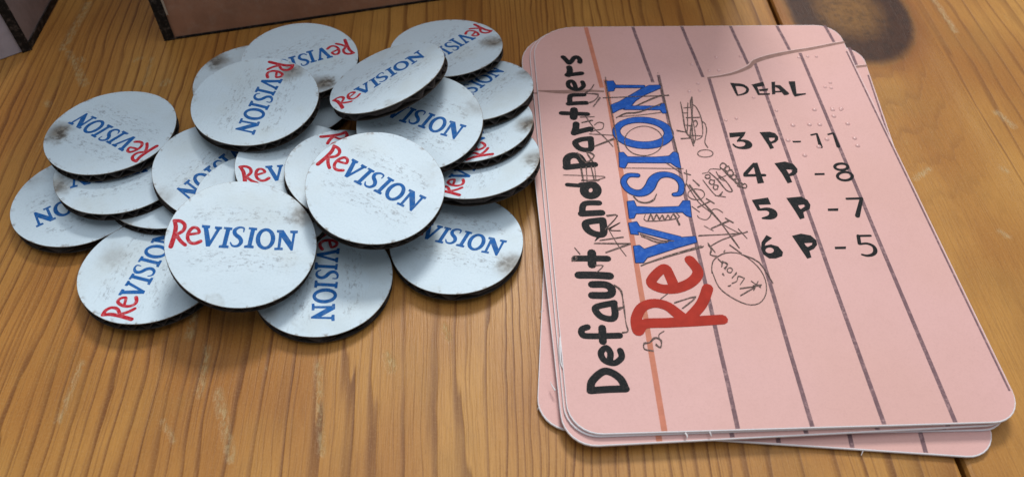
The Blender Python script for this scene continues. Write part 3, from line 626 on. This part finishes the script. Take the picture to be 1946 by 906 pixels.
TOK = {
3: (-77.612, 44.898, 2.193, 0.0200, 0.0448),
14: (-35.907, 27.483, 2.151, 0.0248, 0.0117),
15: (-15.222, 34.083, 2.287, -0.0142, 0.0556),
4: (-62.310, 29.897, 2.495, 0.0452, 0.0631),
25: (-45.407, 69.402, 1.790, -0.0077, 0.0041),
5: (-62.915, 47.254, 3.482, 0.0228, 0.0414),
2: (-70.726, 48.885, 5.275, 0.0228, 0.0414),
1: (-73.877, 55.783, 6.990, -0.0175, 0.0508),
6: (-54.066, 47.449, 5.486, 0.2240, -0.0268),
7: (-45.823, 40.386, 5.654, 0.1980, 0.0110),
24: (-11.636, 49.625, 5.046, -0.1311, 0.1848),
9: (-40.518, 47.117, 6.323, 0.2020, 0.0356),
23: (-12.305, 57.504, 5.693, -0.1417, 0.1573),
20: (-53.883, 72.789, 3.392, -0.0076, 0.0041),
10: (-32.241, 45.206, 6.727, 0.1909, 0.0611),
22: (-11.822, 66.191, 6.437, -0.0936, 0.1849),
21: (-17.087, 77.319, 7.247, -0.0492, 0.1537),
16: (-21.251, 54.495, 9.525, -0.0434, -0.0994),
18: (-44.294, 74.375, 7.185, 0.0202, 0.0083),
19: (-49.477, 59.539, 10.241, -0.0003, -0.0304),
17: (-27.056, 63.053, 12.148, -0.3462, 0.1948),
8: (-46.793, 29.428, 9.026, 0.2433, -0.1510),
13: (-27.582, 38.896, 10.532, 0.0899, -0.1127)}
READ = {1: ((285, 285), (160, 225)), 2: ((300, 312), (140, 348)), 3: ((240, 340), (70, 412)), 4: ((232, 598), (316, 458)), 5: ((300, 380), (400, 330)), 6: ((445, 288), (362, 350)), 7: ((470, 420), (560, 350)),
        8: ((330, 450), (550, 460)), 9: ((460, 332), (540, 322)), 10: ((613, 258), (664, 348)), 13: ((625, 305), (800, 395)), 14: ((624, 440), (610, 600)), 15: ((830, 448), (945, 474)), 16: ((765, 222), (880, 262)),
        17: ((660, 190), (800, 105)), 18: ((660, 88), (570, 115)), 19: ((522, 130), (465, 245)), 20: ((430, 180), (520, 140)), 21: ((912, 58), (845, 98)), 22: ((895, 178), (945, 142)), 23: ((915, 298), (900, 250)), 24: ((853, 358), (880, 318)), 25: ((560, 230), (600, 190))}
LAB = {
1: 'white token, word upside down, grey rim smudge, uppermost of the stack nearest the lilac box',
2: 'white token directly under the grey smudged upside down one nearest the lilac box',
3: 'white token on the table showing only its last two blue letters, nearest the lilac box',
4: 'white token lying on the table, whole red letters at its rim, blue letters climbing',
5: 'blank sliver of white token wedged over the climbing word on the table',
6: 'white token tilted sideways, showing only its last blue letters, beside a blank corner',
7: 'white token showing only a blank corner beneath the upright worded token',
8: 'white token with the whole word upright and a brown crease, topping the heap',
9: 'white token deep in the heap showing red letters and one blue letter, upright',
10: 'white token with only sideways red letters showing, under the diagonally worded token',
13: 'clean white token with the whole word running diagonally down, topping the heap',
14: 'white token on the table, word running straight down, tucked under two tokens',
15: 'white token on the table next to the cards with scorched specks along its rim',
16: 'white token showing its last four blue letters, under the steeply tilted token',
17: 'steeply tilted white token with the whole word climbing, topping the heap',
18: 'white token next to the pink box, upside down lettering, dark smear at its rim',
19: 'white token with the whole word running down from a grey smudge, topping the heap',
20: 'white token with creased grubby rim, buried under two tokens near the pink box',
21: 'white token with upside down lettering and dark smudge, overlapped by the steeply tilted token',
22: 'white token leaning by the cards, blue letters in shadow, no red showing',
23: 'white token leaning by the cards, red letters showing, big brown scorch at its rim',
24: 'white token leaning by the cards, lowest of the three fanned there',
25: 'shaded white token hidden deep in the dark hollow of the heap'}
STAIN = {1: (108, 254, 1), 2: (108, 350, .8), 18: (615, 158, 1), 19: (552, 136, .8), 20: (412, 116, .9), 21: (938, 80, 1), 22: (1010, 140, .6), 23: (1004, 236, 1), 24: (1020, 300, .7), 8: (578, 412, .7),
         15: (968, 505, .8), 4: (215, 488, .35), 14: (492, 592, .5), 6: (300, 372, .4), 16: (905, 205, .4), 3: (62, 342, .3), 5: (236, 422, .5), 10: (668, 252, .5), 13: (815, 330, .1)}
PRINT_OFF = {6: (.3, -1.3), 9: (0, -1.2)}        # tokens printed off centre
shared = {}; sheets = []
for i, (tx, ty, tz, a, b) in TOK.items():
    nz = Vector((a, b, 1)).normalized(); ex = Vector((1, 0, -a)).normalized(); ey = nz.cross(ex)
    c = Vector((tx, ty, tz)); loc2 = []
    for px in READ[i]:
        d = ray(*px); s_ = (c - CAM_LOC).dot(nz) / d.dot(nz); q = CAM_LOC + d * s_ - c; loc2.append((q.dot(ex), q.dot(ey)))
    ang = math.atan2(loc2[1][1] - loc2[0][1], loc2[1][0] - loc2[0][0])
    X = ex * math.cos(ang) + ey * math.sin(ang); Y = nz.cross(X)
    r = empty('token'); base = (c - nz * TT) * S
    r.matrix_world = Matrix(((X.x, Y.x, nz.x, base.x), (X.y, Y.y, nz.y, base.y), (X.z, Y.z, nz.z, base.z), (0, 0, 0, 1)))
    tag(r, LAB[i], 'token', 'printed tokens heaped in a pile')
    if not shared:
        V, F, mi = protoV['sheet']; sh = new_obj('top_sheet', V, F, parent=r, mats=[M_TOKEN, M_TOKENEDGE], fmat=mi)
        V, F = protoV['core']; co = new_obj('corrugated_core', V, F, M_CHAR, r)
        V, F, mi = protoV['liner']; li = new_obj('bottom_sheet', V, F, M_CHARLINER, r)
        rl = [part([s_], 'red_letter', M_TRED, sh, z=.012) for s_ in tred]
        bl = []
        for s_ in tblue:
            if isinstance(s_, tuple): ps = (s_[0], s_[1])
            elif len(s_) == 1: ps = s_ + outline(s_[0], .03)
            else: ps = s_
            bl.append(part([ps], 'blue_letter', M_TBLUE, sh, z=.012))
        shared = dict(sh=sh, co=co, li=li, le=rl + bl)
    else:
        sh, co, li = shared['sh'].copy(), shared['co'].copy(), shared['li'].copy()
        for o in (sh, co, li): col.objects.link(o); o.parent = r
        px_, py_, pr_ = (0, 0, 0) if i in (8, 13) else (random.uniform(-.1, .4), random.uniform(-.4, .4), random.uniform(-.02, .02))
        if i in PRINT_OFF: px_, py_, pr_ = PRINT_OFF[i] + (0,)
        for l in shared['le']:
            o = l.copy(); col.objects.link(o); o.parent = sh; o.location = (px_ * S, py_ * S, 0); o.rotation_euler[2] = pr_
        if len(sheets) < 6:
            V, F, mi = disc(-.15, 0, TR); nm_ = new_obj('top_sheet', V, F, mats=[M_TOKEN, M_TOKENEDGE], fmat=mi); sheets.append(nm_.data); bpy.data.objects.remove(nm_)
        sh.data = sheets[i % len(sheets)]
    sx_, sy_, ss_ = STAIN.get(i, (0, 0, 0)); d = ray(sx_, sy_); q = CAM_LOC + d * ((c - CAM_LOC).dot(nz) / d.dot(nz)) - c
    sh.color = (min(max(q.dot(X) / TR / 2 + .5, 0), 1), min(max(q.dot(Y) / TR / 2 + .5, 0), 1), ss_, 1)
    for o in (sh, co, li): o.location = (0, 0, TT * S)
    co.rotation_euler[2] = random.uniform(0, 3.14)
